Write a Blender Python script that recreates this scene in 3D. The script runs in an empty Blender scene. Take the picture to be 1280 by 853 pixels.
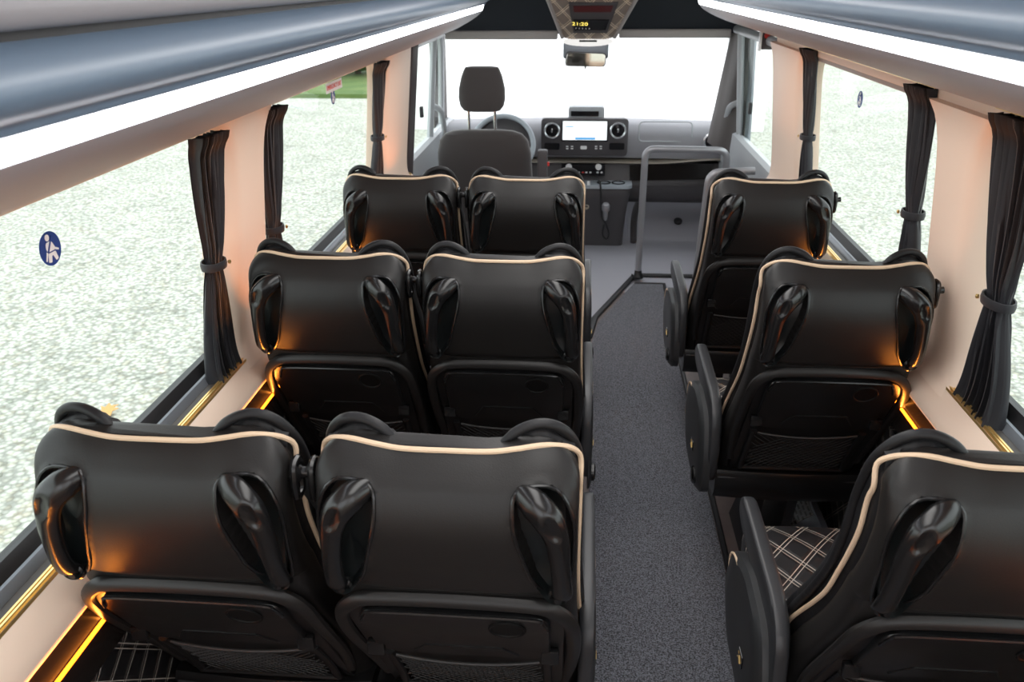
import bpy, bmesh, math, random
from math import sin, cos, pi, radians
from mathutils import Vector, Matrix
random.seed(4)
S = bpy.context.scene
COL = S.collection

# ------------------------------------------------------------------ camera
YAW, PITCH, ROLL, FPX, CZ = .0851, .4148, -.0065, 1035.5, 1.7
fw = Vector((-sin(YAW)*cos(PITCH), cos(YAW)*cos(PITCH), -sin(PITCH)))
rt = Vector((cos(YAW), sin(YAW), 0)); up = rt.cross(fw)
R_ = rt*cos(ROLL)+up*sin(ROLL); U_ = -rt*sin(ROLL)+up*cos(ROLL)
cd = bpy.data.cameras.new('camera'); cam = bpy.data.objects.new('camera', cd); COL.objects.link(cam)
cam.matrix_world = Matrix(((R_.x, U_.x, -fw.x, 0), (R_.y, U_.y, -fw.y, 0), (R_.z, U_.z, -fw.z, CZ), (0, 0, 0, 1)))
cd.sensor_width = 36; cd.lens = FPX/1280*36; cd.clip_start = .02; cd.clip_end = 300
cd.dof.use_dof = True; cd.dof.focus_distance = 1.75; cd.dof.aperture_fstop = 8
S.camera = cam

def at(px, py, Y):
    d = fw+R_*((px-640)/FPX)-U_*((py-426.5)/FPX)
    return Vector((0, 0, CZ))+d*(Y/d.y)

# ------------------------------------------------------------------ materials
def nm(name):
    m = bpy.data.materials.new(name); m.use_nodes = True
    nt = m.node_tree; return m, nt, nt.nodes['Principled BSDF']
def mat(name, col, rough=.5, metal=0, spec=.5, bump=None, coat=0, sheen=0, var=None):
    """bump=(scale, strength, distance); var=(scale, other colour, contrast)"""
    m, nt, b = nm(name)
    b.inputs['Base Color'].default_value = (*col, 1); b.inputs['Roughness'].default_value = rough
    b.inputs['Metallic'].default_value = metal; b.inputs['Specular IOR Level'].default_value = spec
    b.inputs['Coat Weight'].default_value = coat; b.inputs['Sheen Weight'].default_value = sheen
    tc = nt.nodes.new('ShaderNodeTexCoord')
    if bump:
        n = nt.nodes.new('ShaderNodeTexNoise'); n.inputs['Scale'].default_value = bump[0]; n.inputs['Detail'].default_value = 3
        bp = nt.nodes.new('ShaderNodeBump'); bp.inputs['Strength'].default_value = bump[1]; bp.inputs['Distance'].default_value = bump[2]
        nt.links.new(tc.outputs['Object'], n.inputs['Vector']); nt.links.new(n.outputs['Fac'], bp.inputs['Height'])
        nt.links.new(bp.outputs['Normal'], b.inputs['Normal'])
    if var:
        n = nt.nodes.new('ShaderNodeTexNoise'); n.inputs['Scale'].default_value = var[0]; n.inputs['Detail'].default_value = 4
        r = nt.nodes.new('ShaderNodeValToRGB'); c = var[2]
        r.color_ramp.elements[0].position = .5-c; r.color_ramp.elements[1].position = .5+c
        r.color_ramp.elements[0].color = (*col, 1); r.color_ramp.elements[1].color = (*var[1], 1)
        nt.links.new(tc.outputs['Object'], n.inputs['Vector']); nt.links.new(n.outputs['Fac'], r.inputs['Fac'])
        nt.links.new(r.outputs['Color'], b.inputs['Base Color'])
    return m
def emis(name, col, st):
    m, nt, b = nm(name); b.inputs['Base Color'].default_value = (0, 0, 0, 1)
    b.inputs['Emission Color'].default_value = (*col, 1); b.inputs['Emission Strength'].default_value = st
    return m
def quilt(name, base, thread, scale, axes='xz', rough=.45, width=.045, ratio=1.0, rot=False):
    """diamond quilting: double stitched seams along two diagonals, padded between"""
    m, nt, b = nm(name); N = nt.nodes.new; L = nt.links.new
    b.inputs['Roughness'].default_value = rough
    tc = N('ShaderNodeTexCoord'); sp = N('ShaderNodeSeparateXYZ'); L(tc.outputs['Object'], sp.inputs[0])
    A = sp.outputs[axes[0].upper()]; B = sp.outputs[axes[1].upper()]
    def mt(op, a, bb=None):
        n = N('ShaderNodeMath'); n.operation = op
        for i, v in enumerate((a, bb)):
            if v is None: continue
            if isinstance(v, (int, float)): n.inputs[i].default_value = v
            else: L(v, n.inputs[i])
        return n.outputs[0]
    a = mt('MULTIPLY', A, scale*ratio); bb = mt('MULTIPLY', B, scale)
    seams = []; pads = []
    for op in ('ADD', 'SUBTRACT'):
        t = mt('FRACT', mt(op, a, bb)); d = mt('ABSOLUTE', mt('SUBTRACT', t, .5))   # 0 at seam centre
        s1 = mt('LESS_THAN', mt('ABSOLUTE', mt('SUBTRACT', d, .07)), width*.5)
        seams.append(s1); pads.append(mt('MINIMUM', mt('MULTIPLY', d, 5), 1.0))
    seam = mt('MAXIMUM', seams[0], seams[1]); pad = mt('MINIMUM', pads[0], pads[1])
    mx = N('ShaderNodeMix'); mx.data_type = 'RGBA'; L(seam, mx.inputs['Factor'])
    mx.inputs['A'].default_value = (*base, 1); mx.inputs['B'].default_value = (*thread, 1)
    L(mx.outputs['Result'], b.inputs['Base Color'])
    bp = N('ShaderNodeBump'); bp.inputs['Strength'].default_value = .6; bp.inputs['Distance'].default_value = .006
    L(pad, bp.inputs['Height']); L(bp.outputs['Normal'], b.inputs['Normal'])
    return m
def glassmat(name, tint=(1, 1, 1), haze=0.0, refl=.06):
    m = bpy.data.materials.new(name); m.use_nodes = True; nt = m.node_tree; nt.nodes.clear()
    N = nt.nodes.new; L = nt.links.new
    o = N('ShaderNodeOutputMaterial'); t = N('ShaderNodeBsdfTransparent'); t.inputs[0].default_value = (*tint, 1)
    g = N('ShaderNodeBsdfGlossy'); g.inputs['Roughness'].default_value = .02
    mx = N('ShaderNodeMixShader'); mx.inputs[0].default_value = refl
    L(t.outputs[0], mx.inputs[1]); L(g.outputs[0], mx.inputs[2]); last = mx
    if haze:
        tr = N('ShaderNodeBsdfTranslucent'); tr.inputs[0].default_value = (1, 1, 1, 1)
        m2 = N('ShaderNodeMixShader'); m2.inputs[0].default_value = haze
        L(mx.outputs[0], m2.inputs[1]); L(tr.outputs[0], m2.inputs[2]); last = m2
    L(last.outputs[0], o.inputs[0]); return m

M = {}
M['leather'] = mat('seat_leather', (.0105, .0095, .0092), .42, spec=.40, bump=(420, .25, .0008))
M['leather2'] = mat('bolster_leather', (.010, .010, .0115), .48, spec=.35, bump=(60, .3, .003))
M['shellpl'] = mat('black_plastic', (.007, .007, .0075), .30, spec=.5, bump=(900, .12, .0004))
M['gloss'] = mat('satin_black_plastic', (.008, .008, .0085), .24, spec=.55)
M['recess'] = mat('recess_plastic', (.008, .010, .0105), .30, spec=.6)
M['cup'] = mat('cup_recess_plastic', (.004, .004, .004), .5, spec=.2)
M['piping'] = mat('beige_piping', (.70, .52, .36), .55, bump=(300, .2, .0006))
M['arm'] = mat('armrest_plastic', (.026, .027, .030), .38, spec=.5, bump=(800, .1, .0004))
M['armside'] = mat('armrest_side_plastic', (.02, .021, .023), .45, bump=(700, .12, .0004))
M['net'] = mat('net_cord', (.035, .034, .034), .6)
M['darknet'] = mat('pocket_lining', (.008, .008, .008), .8)
M['quilt'] = quilt('quilted_leather', (.022, .022, .024), (.55, .5, .43), 9, 'xy', ratio=1.35, width=.03)
M['quiltwall'] = quilt('quilted_wall_panel', (.008, .008, .009), (.42, .38, .34), 11, 'yz', ratio=1.0, width=.03)
M['quiltcons'] = quilt('quilted_console', (.23, .18, .15), (.80, .64, .48), 8, 'xy', ratio=1.3, width=.05)
M['chrome'] = mat('chrome', (.8, .8, .8), .18, 1)
M['steel'] = mat('grey_coated_steel', (.36, .36, .38), .34, .5)
M['belt'] = mat('belt_webbing', (.012, .012, .013), .7)
M['wall'] = mat('beige_wall_trim', (.86, .67, .54), .55, bump=(500, .15, .0006))
M['gold'] = mat('gold_anodised_rail', (.80, .55, .22), .3, .85)
M['seal'] = mat('black_rubber', (.012, .012, .014), .5)
M['frame'] = mat('grey_window_frame', (.20, .22, .25), .35, .3)
M['brown'] = mat('brown_sill_trim', (.055, .045, .04), .5)
M['lowpanel'] = mat('gloss_black_side_panel', (.012, .010, .009), .18, spec=.6)
M['headertrim'] = mat('grey_header_trim', (.34, .31, .30), .5)
M['rack'] = mat('rack_slate_gloss', (.14, .20, .28), .40, spec=.9)
M['rackgrey'] = mat('rack_grey_fabric', (.30, .29, .315), .5, bump=(700, .2, .0005))
M['ceil'] = mat('ceiling_lining', (.55, .55, .57), .7)
M['led'] = emis('white_led', (.93, .95, 1.0), 11.0)
M['amber'] = emis('amber_led', (1.0, .17, .007), 10.0)
M['amberline'] = emis('amber_line', (1.0, .30, .02), 5.0)
M['panelled'] = emis('ceiling_lamp_diffuser', (1.0, .98, .96), 4.5)
M['curtain'] = mat('curtain_fabric', (.009, .0095, .014), .60, sheen=.12, bump=(500, .3, .0006))
M['carpet'] = mat('aisle_carpet', (.010, .011, .014), .95, bump=(230, .9, .004), var=(230, (.19, .20, .235), .14), sheen=.2)
M['wood'] = mat('laminate', (.10, .075, .07), .4, var=(9, (.16, .125, .115), .3))
M['cabmat'] = mat('cab_rubber_mat', (.36, .36, .40), .55, bump=(300, .2, .001))
M['dash'] = mat('dash_grey_plastic', (.26, .26, .28), .5, bump=(500, .25, .0008))
M['dashdark'] = mat('dash_dark_plastic', (.065, .06, .064), .5, bump=(500, .2, .0006))
M['dashtrim'] = mat('dash_trim_strip', (.48, .43, .36), .35, .5)
M['console'] = mat('console_grey_top', (.38, .42, .46), .4)
M['cloth'] = mat('driver_seat_cloth', (.055, .048, .047), .9, bump=(350, .4, .001), sheen=.3)
M['navy'] = mat('headliner_dark', (.022, .028, .038), .8, bump=(300, .2, .001))
M['visor'] = mat('visor_grey', (.42, .39, .38), .6)
M['pillar'] = mat('pillar_trim', (.10, .088, .085), .55, bump=(300, .15, .0008))
M['pillardark'] = mat('pillar_dark_trim', (.05, .04, .042), .5)
M['doorgrey'] = mat('door_grey', (.42, .44, .46), .45)
M['white'] = mat('white_plastic', (.8, .8, .8), .4)
M['mirror'] = mat('mirror_glass', (.75, .73, .66), .04, 1)
M['domelens'] = emis('lit_dome_lens', (1, .98, .95), .9)
M['screen'] = emis('lit_screen', (.93, .98, 1.0), 1.3)
M['screenblue'] = emis('lit_screen_blue', (.12, .45, .85), 1.0)
M['yellow'] = emis('amber_digits', (1.0, .78, .15), 1.6)
M['redled'] = emis('red_digits', (.5, .03, .03), .06)
M['glassblack'] = mat('black_display', (.01, .01, .012), .12)
M['silver'] = mat('silver_ring', (.72, .73, .75), .25, .8)
M['blue'] = mat('sticker_blue', (.012, .045, .24), .45)
M['stwhite'] = mat('sticker_white', (.85, .85, .85), .5)
M['stred'] = mat('sticker_red', (.65, .04, .03), .5)
M['glass'] = glassmat('window_glass', (.95, .98, .96), refl=.05)
M['wsglass'] = glassmat('windshield_glass', (1, 1, 1), haze=.30, refl=.03)  # translucent white mixed into the pane to imitate veiling glare
M['body'] = mat('van_bodywork', (.6, .6, .6), .4)
M['grass'] = mat('lawn_grass', (.07, .14, .03), .9, var=(1.2, (.17, .23, .07), .25), bump=(80, .8, .03))
M['hedge'] = mat('hedge_leaf', (.03, .07, .02), .8, var=(5, (.10, .17, .05), .2))
M['trunk'] = mat('bark', (.08, .06, .04), .9)
M['concrete'] = mat('glare_pale_concrete', (.86, .86, .84), .9, var=(1.2, (.90, .90, .89), .3))  # bright surface of the added ground and coping ahead of the van
M['render'] = mat('glare_wall_white', (.88, .88, .87), .9)  # bright surface of the added wall that whitens the windscreen
M['leaf'] = mat('dry_leaf', (.62, .34, .12), .7)
M['roofred'] = mat('dark_roof', (.08, .075, .075), .7)
def gravelmat():
    m, nt, b = nm('gravel'); N = nt.nodes.new; L = nt.links.new
    tc = N('ShaderNodeTexCoord'); v = N('ShaderNodeTexVoronoi'); v.inputs['Scale'].default_value = 30
    L(tc.outputs['Object'], v.inputs['Vector'])
    sx = N('ShaderNodeSeparateColor'); L(v.outputs['Color'], sx.inputs[0])
    r = N('ShaderNodeValToRGB'); L(sx.outputs[0], r.inputs['Fac'])
    e = r.color_ramp.elements; e[0].position = 0; e[0].color = (.36, .39, .325, 1); e[1].position = 1; e[1].color = (.62, .635, .565, 1)
    x = r.color_ramp.elements.new(.12); x.color = (.50, .48, .385, 1); x = r.color_ramp.elements.new(.35); x.color = (.57, .585, .51, 1)
    d = N('ShaderNodeMapRange'); d.inputs['From Min'].default_value = 0.25; d.inputs['From Max'].default_value = .75
    d.inputs['To Min'].default_value = 1; d.inputs['To Max'].default_value = .50; L(v.outputs['Distance'], d.inputs['Value'])
    n = N('ShaderNodeTexNoise'); n.inputs['Scale'].default_value = 1.6; n.inputs['Detail'].default_value = 6; L(tc.outputs['Object'], n.inputs['Vector'])
    d2 = N('ShaderNodeMapRange'); d2.inputs['From Min'].default_value = .3; d2.inputs['From Max'].default_value = .7
    d2.inputs['To Min'].default_value = .86; d2.inputs['To Max'].default_value = 1.04; L(n.outputs['Fac'], d2.inputs['Value'])
    mu = N('ShaderNodeMath'); mu.operation = 'MULTIPLY'; L(d.outputs[0], mu.inputs[0]); L(d2.outputs[0], mu.inputs[1])
    mx = N('ShaderNodeVectorMath'); mx.operation = 'SCALE'; L(r.outputs['Color'], mx.inputs[0]); L(mu.outputs[0], mx.inputs['Scale'])
    L(mx.outputs[0], b.inputs['Base Color']); b.inputs['Roughness'].default_value = .9
    bp = N('ShaderNodeBump'); bp.invert = True; bp.inputs['Strength'].default_value = .7; bp.inputs['Distance'].default_value = .012
    L(v.outputs['Distance'], bp.inputs['Height']); L(bp.outputs['Normal'], b.inputs['Normal'])
    return m
M['gravel'] = gravelmat()
def ventmat():
    m, nt, b = nm('vent_slots'); N = nt.nodes.new; L = nt.links.new
    tc = N('ShaderNodeTexCoord'); br = N('ShaderNodeTexBrick'); br.inputs['Scale'].default_value = 1
    br.inputs['Brick Width'].default_value = .034; br.inputs['Row Height'].default_value = .014; br.inputs['Mortar Size'].default_value = .004
    br.inputs['Color1'].default_value = br.inputs['Color2'].default_value = (.01, .01, .01, 1); br.inputs['Mortar'].default_value = (.36, .36, .37, 1)
    L(tc.outputs['Object'], br.inputs['Vector']); L(br.outputs['Color'], b.inputs['Base Color']); b.inputs['Roughness'].default_value = .4
    return m
M['vent'] = ventmat()

# ------------------------------------------------------------------ mesh helpers
class MB:
    def __init__(s): s.v = []; s.f = []
    def add(s, vs, fs):
        o = len(s.v); s.v += [tuple(v) for v in vs]; s.f += [tuple(i+o for i in f) for f in fs]; return s
    def loft(s, secs, closed=True, caps=True):
        n = len(secs[0]); vs = [p for q in secs for p in q]; fs = []
        for i in range(len(secs)-1):
            for j in range(n if closed else n-1):
                k = (j+1) % n; fs.append((i*n+j, i*n+k, (i+1)*n+k, (i+1)*n+j))
        if caps and closed:
            fs.append(tuple(range(n-1, -1, -1))); fs.append(tuple((len(secs)-1)*n+j for j in range(n)))
        return s.add(vs, fs)
    def tube(s, path, r, n=8, closed=False, up=None):
        """r: number, (a,b) or list of those per point; a is across, b along the up reference"""
        P = [Vector(p) for p in path]; m = len(P); secs = []; ref = Vector(up) if up else None; prev = None
        for i, p in enumerate(P):
            if closed: t = (P[(i+1) % m]-P[i-1]).normalized()
            else: t = (P[min(i+1, m-1)]-P[max(i-1, 0)]).normalized()
            if ref is not None: u = ref-t*ref.dot(t)
            elif prev is not None: u = prev-t*prev.dot(t)
            else:
                a = Vector((0, 0, 1)) if abs(t.z) < .9 else Vector((0, 1, 0)); u = a-t*a.dot(t)
            u.normalize(); prev = u; w = t.cross(u)
            rr = r[i] if isinstance(r, list) else r; a, b = rr if isinstance(rr, tuple) else (rr, rr)
            secs.append([p+w*(a*cos(2*pi*k/n))+u*(b*sin(2*pi*k/n)) for k in range(n)])
        if closed: secs.append(secs[0])
        return s.loft(secs, True, not closed)
    def box(s, c, d, bev=0.0, rot=None, seg=2):
        bm = bmesh.new(); bmesh.ops.create_cube(bm, size=1)
        for v in bm.verts: v.co = Vector((v.co.x*d[0], v.co.y*d[1], v.co.z*d[2]))
        if bev: bmesh.ops.bevel(bm, geom=bm.edges[:], offset=min(bev, min(d)*.45), segments=seg, affect='EDGES', profile=.6)
        mt = (Matrix.Rotation(rot[0], 3, rot[1]) if rot else Matrix.Identity(3)); c = Vector(c)
        vs = [mt @ v.co+c for v in bm.verts]; bm.verts.index_update()
        fs = [tuple(v.index for v in f.verts) for f in bm.faces]; bm.free(); return s.add(vs, fs)
    def lathe(s, prof, c, axis, n=24, sx=1, sy=1):
        """prof [(r,h)] around axis vector through c"""
        a = Vector(axis).normalized(); u = a.orthogonal().normalized(); 
        if abs(a.z) < .95:
            u = Vector((0, 0, 1)).cross(a).normalized()
        w = a.cross(u); c = Vector(c); secs = []
        for r, h in prof: secs.append([c+a*h+u*(max(r, 1e-5)*sx*cos(2*pi*k/n))+w*(max(r, 1e-5)*sy*sin(2*pi*k/n)) for k in range(n)])
        return s.loft(secs)
    def ell(s, c, r, nu=20, nv=12, e=1.0):
        secs = []
        for i in range(nv+1):
            ph = -pi/2+pi*i/nv; z = sin(ph); q = max(cos(ph), 1e-4)**e
            secs.append([(c[0]+r[0]*q*cos(2*pi*k/nu), c[1]+r[1]*q*sin(2*pi*k/nu), c[2]+r[2]*z) for k in range(nu)])
        return s.loft(secs)
    def extrude(s, poly, a, b, f):
        """poly 2D list, f(u,v,t)->xyz, from t=a to t=b"""
        return s.loft([[f(u, v, a) for u, v in poly], [f(u, v, b) for u, v in poly]])
    def build(s, name, m, parent=None, smooth=True, ang=38, sub=0):
        me = bpy.data.meshes.new(name); me.from_pydata(s.v, [], s.f); me.update()
        bm = bmesh.new(); bm.from_mesh(me); bmesh.ops.recalc_face_normals(bm, faces=bm.faces[:]); bm.to_mesh(me); bm.free()
        if smooth:
            me.polygons.foreach_set('use_smooth', [True]*len(me.polygons)); me.set_sharp_from_angle(angle=radians(ang))
        me.materials.append(m if not isinstance(m, str) else M[m])
        o = bpy.data.objects.new(name, me); COL.objects.link(o)
        if parent: o.parent = parent
        if sub:
            md = o.modifiers.new('s', 'SUBSURF'); md.levels = md.render_levels = sub
        return o
def roundpoly(pts, r, seg=5):
    """rounded 2D polygon, r number or list"""
    out = []; n = len(pts)
    for i, p in enumerate(pts):
        ri = r[i] if isinstance(r, (list, tuple)) else r
        p = Vector(p); a = (Vector(pts[i-1])-p); b = (Vector(pts[(i+1) % n])-p)
        ri2 = min(ri, a.length*.49, b.length*.49)
        if ri2 < 1e-5: out.append(tuple(p)); continue
        a = p+a.normalized()*ri2; b = p+b.normalized()*ri2
        for k in range(seg+1):
            t = k/seg; q = a*(1-t)**2+p*2*t*(1-t)+b*t*t; out.append((q.x, q.y))
    return out
def smoothpath(pts, sub=6, closed=False):
    P = [Vector(p) for p in pts]; n = len(P); out = []
    rng = range(n if closed else n-1)
    for i in rng:
        p0 = P[i-1] if (closed or i > 0) else P[0]; p1 = P[i]; p2 = P[(i+1) % n]
        p3 = P[(i+2) % n] if closed else P[min(i+2, n-1)]
        for k in range(sub):
            t = k/sub
            out.append(.5*((2*p1)+(-p0+p2)*t+(2*p0-5*p1+4*p2-p3)*t*t+(-p0+3*p1-3*p2+p3)*t**3))
    if not closed: out.append(P[-1])
    return out
def lerp(tab, z):
    """tab sorted descending or ascending in key"""
    T = sorted(tab)
    if z <= T[0][0]: return T[0][1]
    for (a, x), (b, y) in zip(T, T[1:]):
        if z <= b: return x+(y-x)*(z-a)/(b-a)
    return T[-1][1]
def sst(a, b, x):
    t = max(0, min(1, (x-a)/(b-a))); return t*t*(3-2*t)
def empty(name, loc=(0, 0, 0), rz=0):
    o = bpy.data.objects.new(name, None); o.location = loc; o.rotation_euler = (0, 0, rz); COL.objects.link(o); o.empty_display_size = .05; return o
def tag(o, label=None, cat=None, group=None, kind=None):
    if label: o['label'] = label
    if cat: o['category'] = cat
    if group: o['group'] = group
    if kind: o['kind'] = kind
    return o
def struct(mb, name, m, **k): return tag(mb.build(name, m, **k), kind='structure')
def children(o): return [c for c in list(bpy.data.objects) if c.parent == o]
def copy_tree(o, parent=None):
    c = o.copy(); COL.objects.link(c)
    if parent: c.parent = parent
    for ch in children(o): copy_tree(ch, c)
    return c
def text_mesh(name, txt, size, m, parent, loc, rot, ext=.0004, align='CENTER'):
    cu = bpy.data.curves.new(name, 'FONT'); cu.body = txt; cu.size = size; cu.extrude = ext; cu.align_x = align; cu.align_y = 'CENTER'
    t = bpy.data.objects.new(name, cu); COL.objects.link(t); bpy.context.view_layer.update()
    me = bpy.data.meshes.new_from_object(t.evaluated_get(bpy.context.evaluated_depsgraph_get())); bpy.data.objects.remove(t)
    me.materials.clear(); me.materials.append(M[m]); o = bpy.data.objects.new(name, me); COL.objects.link(o)
    o.parent = parent; o.matrix_local = Matrix.Translation(loc) @ rot.to_4x4(); return o

# ------------------------------------------------------------------ seat
YR = [(1.093, .022), (1.075, .004), (1.04, -.018), (.98, -.030), (.92, -.022), (.861, 0), (.84, .012), (.80, .026), (.74, .055), (.66, .105), (.58, .160), (.50, .212), (.42, .256), (.36, .275), (.20, .29)]
YRT = sorted(YR)
def yr(z):
    T = YRT; n = len(T)
    if z <= T[0][0]: return T[0][1]
    if z >= T[-1][0]: return T[-1][1]
    for i in range(n-1):
        if z <= T[i+1][0]: break
    def sl(k):
        if k == 0 or k == n-1:
            a, b = (T[0], T[1]) if k == 0 else (T[-2], T[-1]); return (b[1]-a[1])/(b[0]-a[0])
        return (T[k+1][1]-T[k-1][1])/(T[k+1][0]-T[k-1][0])
    h = T[i+1][0]-T[i][0]; t = (z-T[i][0])/h
    return T[i][1]*(1+2*t)*(1-t)**2+sl(i)*h*t*(1-t)**2+T[i+1][1]*t*t*(3-2*t)+sl(i+1)*h*t*t*(t-1)
def Wd(z):
    w = lerp([(1.1, .190), (.86, .190), (.80, .191), (.70, .194), (.60, .198), (.45, .203), (.36, .20), (.2, .19)], z)
    zt = 1.095; r = .052
    if z > zt-r: w = w-r+math.sqrt(max(0, r*r-(z-zt+r)**2))
    return w
def TH(z): return lerp([(1.1, .030), (1.08, .048), (1.05, .080), (.95, .10), (.80, .115), (.6, .125), (.36, .12)], z)
REC = roundpoly([(.098, 1.052), (.162, 1.058), (.186, 1.00), (.183, .90), (.176, .848), (.152, .846), (.126, .885), (.096, 1.0)], [.02, .03, .03, .04, .018, .018, .04, .04], 4)
def sdpoly(P, x, z):
    d = 1e9; ins = False; n = len(P)
    for i in range(n):
        ax, az = P[i]; bx, bz = P[(i+1) % n]
        ex, ez = bx-ax, bz-az; t = max(0, min(1, ((x-ax)*ex+(z-az)*ez)/(ex*ex+ez*ez+1e-12)))
        d = min(d, math.hypot(x-ax-ex*t, z-az-ez*t))
        if (az > z) != (bz > z) and x < (bx-ax)*(z-az)/(bz-az)+ax: ins = not ins
    return -d if ins else d
def surf_y(x, z):
    """rear surface y of the shell at lateral x"""
    w = Wd(z); n = 3.6; t = TH(z)/2; q = min(abs(x)/w, .999)
    return yr(z)+t-t*(1-q**n)**(1/n)
def seat_shell():
    mb = MB(); secs = []; NA = 216
    zs = [.36+i*(.84-.36)/14 for i in range(15)]+[.84+(1.06-.84)*i/74 for i in range(1, 75)]+[1.06+.035*sin(pi/2*i/7) for i in range(1, 8)]
    for z in zs:
        w = Wd(z); t = TH(z)/2; y0 = yr(z)+t; sec = []
        for k in range(NA):
            a = 2*pi*k/NA; c, s = cos(a), sin(a)
            x = w*math.copysign(abs(c)**(2/3.6), c); y = y0+t*math.copysign(abs(s)**(2/3.6), s)
            zz = z
            if z > 1.0: zz += (z-1.0)/.093*(.009*sst(.06, .14, abs(x))-.004)
            if s < 0.25 and .83 < z < 1.075:
                sd = sdpoly(REC, abs(x), z)
                if sd < .008:
                    dep = .036*sst(.0, -.009, sd)-.0025*math.exp(-(sd/.0035)**2)
                    y += dep; x -= math.copysign(dep*.5*sst(.165, .19, abs(x)), x)
            # groove below the upper pad
            if s < 0: y += .008*math.exp(-((z-.838+.10*max(0, abs(x)-.15))/.007)**2)
            sec.append((x, y, zz))
        secs.append(sec)
    mb.loft(secs); return mb
def side_pipe_y(z): return yr(z)+lerp([(1.1, .022), (1.07, .05), (1.0, .095), (.9, .105), (.78, .105), (.6, .125), (.36, .10)], z)
def piping_mb():
    pts = []
    zl = [.40, .46, .52, .58, .64, .70, .76, .82, .88, .94, 1.0, 1.03]
    right = [(Wd(z)+.001, side_pipe_y(z), z) for z in zl]
    cor = [(.190, .062, 1.062), (.178, .050, 1.082), (.160, .036, 1.094), (.135, .028, 1.098), (.105, .024, 1.094), (.070, .021, 1.0895), (.035, .020, 1.0885)]
    r = right+cor; pts = [(-x, y, z) for x, y, z in r]+[(0, .020, 1.0885)]+[(x, y, z) for x, y, z in reversed(r)]
    return MB().tube(smoothpath(pts, 4), .0042, 8)
def cushion_front_mb():
    mb = MB(); secs = []
    for i in range(34):
        z = .40+(1.068-.40)*i/33; w = Wd(min(z, 1.07))*.985; 
        if z > 1.06: w *= 1-.10*((z-1.06)/.028)**2
        t = .060-.046*sst(.96, 1.07, z); y0 = yr(z)+TH(z)*.62+t*.9; sec = []
        for k in range(40):
            a = 2*pi*k/40; c, s = cos(a), sin(a); x = w*math.copysign(abs(c)**.6, c); y = y0+t*math.copysign(abs(s)**.6, s)
            if s > 0: y += .022*sst(.10, .17, abs(x))
            sec.append((x, y, z))
        secs.append(sec)
    return mb.loft(secs)
def wing_mb(s):
    mb = MB()
    P = [(.072, .044, 1.084), (.088, .048, 1.098), (.108, .052, 1.111), (.132, .056, 1.117), (.156, .060, 1.111), (.176, .070, 1.088), (.188, .088, 1.045), (.189, .116, .97), (.190, .128, .90), (.191, .158, .81), (.196, .213, .71), (.201, .285, .60), (.202, .34, .49)]
    P = smoothpath([(x*s, y, z) for x, y, z in P], 5); n = len(P)
    rr = [(.0035+.0045*sst(0, .12, i/(n-1))) for i in range(n)]
    mb.tube(P, rr, 10)
    # puckered inner pad closing the loop
    secs = []
    for i in range(13):
        u = i/12; x = .078+.104*u; top = 1.084+.026*sin(pi*min(1, u*1.05))**.8
        pk = .0022*sin(i*2.3); sec = []
        for k in range(12):
            a = 2*pi*k/12; h = (top-1.03)/2
            sec.append((x*s, .066+.016*cos(a)+pk, 1.03+h+h*sin(a)*(.97+pk*3)))
        secs.append(sec)
    mb.loft(secs); return mb
def grip_mb(s):
    P = [(.100, .010, 1.036), (.112, -.008, 1.038), (.128, -.022, 1.033), (.148, -.031, 1.014), (.160, -.029, .980), (.165, -.026, .940), (.168, -.019, .900), (.169, -.009, .872), (.167, .004, .858)]
    Rr = [(.013, .012), (.019, .016), (.023, .018), (.0225, .0175), (.0175, .014), (.0150, .0135), (.0145, .013), (.016, .012), (.016, .010)]
    Q = smoothpath([(x*s, y, z) for x, y, z in P], 9); rr = []
    for i in range(len(Q)):
        t = i/9; a = min(int(t), len(Rr)-1); b = min(a+1, len(Rr)-1); f = t-int(t)
        rr.append((Rr[a][0]*(1-f)+Rr[b][0]*f, Rr[a][1]*(1-f)+Rr[b][1]*f))
    mb = MB(); mb.tube(Q, rr, 28, up=(0, -1, 0.0))
    c = Vector((.153*s, -.031, 1.004))     # pressed thumb dimple
    ax = Vector((.10*s, -1, .18)).normalized(); L = Vector((-.42*s, 0, 1)); L = (L-ax*L.dot(ax)).normalized(); W = ax.cross(L)
    out = []
    for v in mb.v:
        v = Vector(v); d = v-c; q = math.sqrt((d.dot(L)/.024)**2+(d.dot(W)/.011)**2)
        if d.dot(ax) > -.005 and q < 1.25 : v = v-ax*(.0062*sst(1.1, .45, q))
        out.append(tuple(v))
    mb.v = out; return mb
def dimple_mb(s):
    c = Vector((.153*s, -.0462, 1.006)); ax = Vector((.16*s, -1, .26)).normalized(); L = Vector((-.42*s, 0, 1)); L = (L-ax*L.dot(ax)).normalized(); W = ax.cross(L)
    secs = []
    for q, h in [(1.12, -.004), (1.10, -.0006), (1.0, -.0002), (.86, -.0010), (.6, -.0022), (.3, -.0028), (.001, -.0030)]:
        secs.append([c+ax*h+L*(.0195*q*sin(2*pi*k/24))+W*(.0088*q*cos(2*pi*k/24)) for k in range(24)])
    mb = MB(); mb.loft(secs); return mb
def rimloop(s):
    mb = MB(); P = [(x*s, surf_y(x, z)-.0022, z) for x, z in REC]
    return mb.tube(P, .0034, 8, closed=True)
def floorpanel(s):
    """smooth dished liner of the recess"""
    mb = MB(); secs = []
    cx, cz = .146, .95
    for q, dep in [(.98, .004), (.93, .018), (.86, .028), (.7, .031), (.4, .032), (.01, .032)]:
        secs.append([(s*(cx+(x-cx)*q), min(surf_y(cx+(x-cx)*q, cz+(z-cz)*q), surf_y(.172, cz))+dep-.001, cz+(z-cz)*q) for x, z in REC])
    return mb.loft(secs, caps=False)
def onsurf(u, z, off): return (u, yr(z)+off, z)
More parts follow.
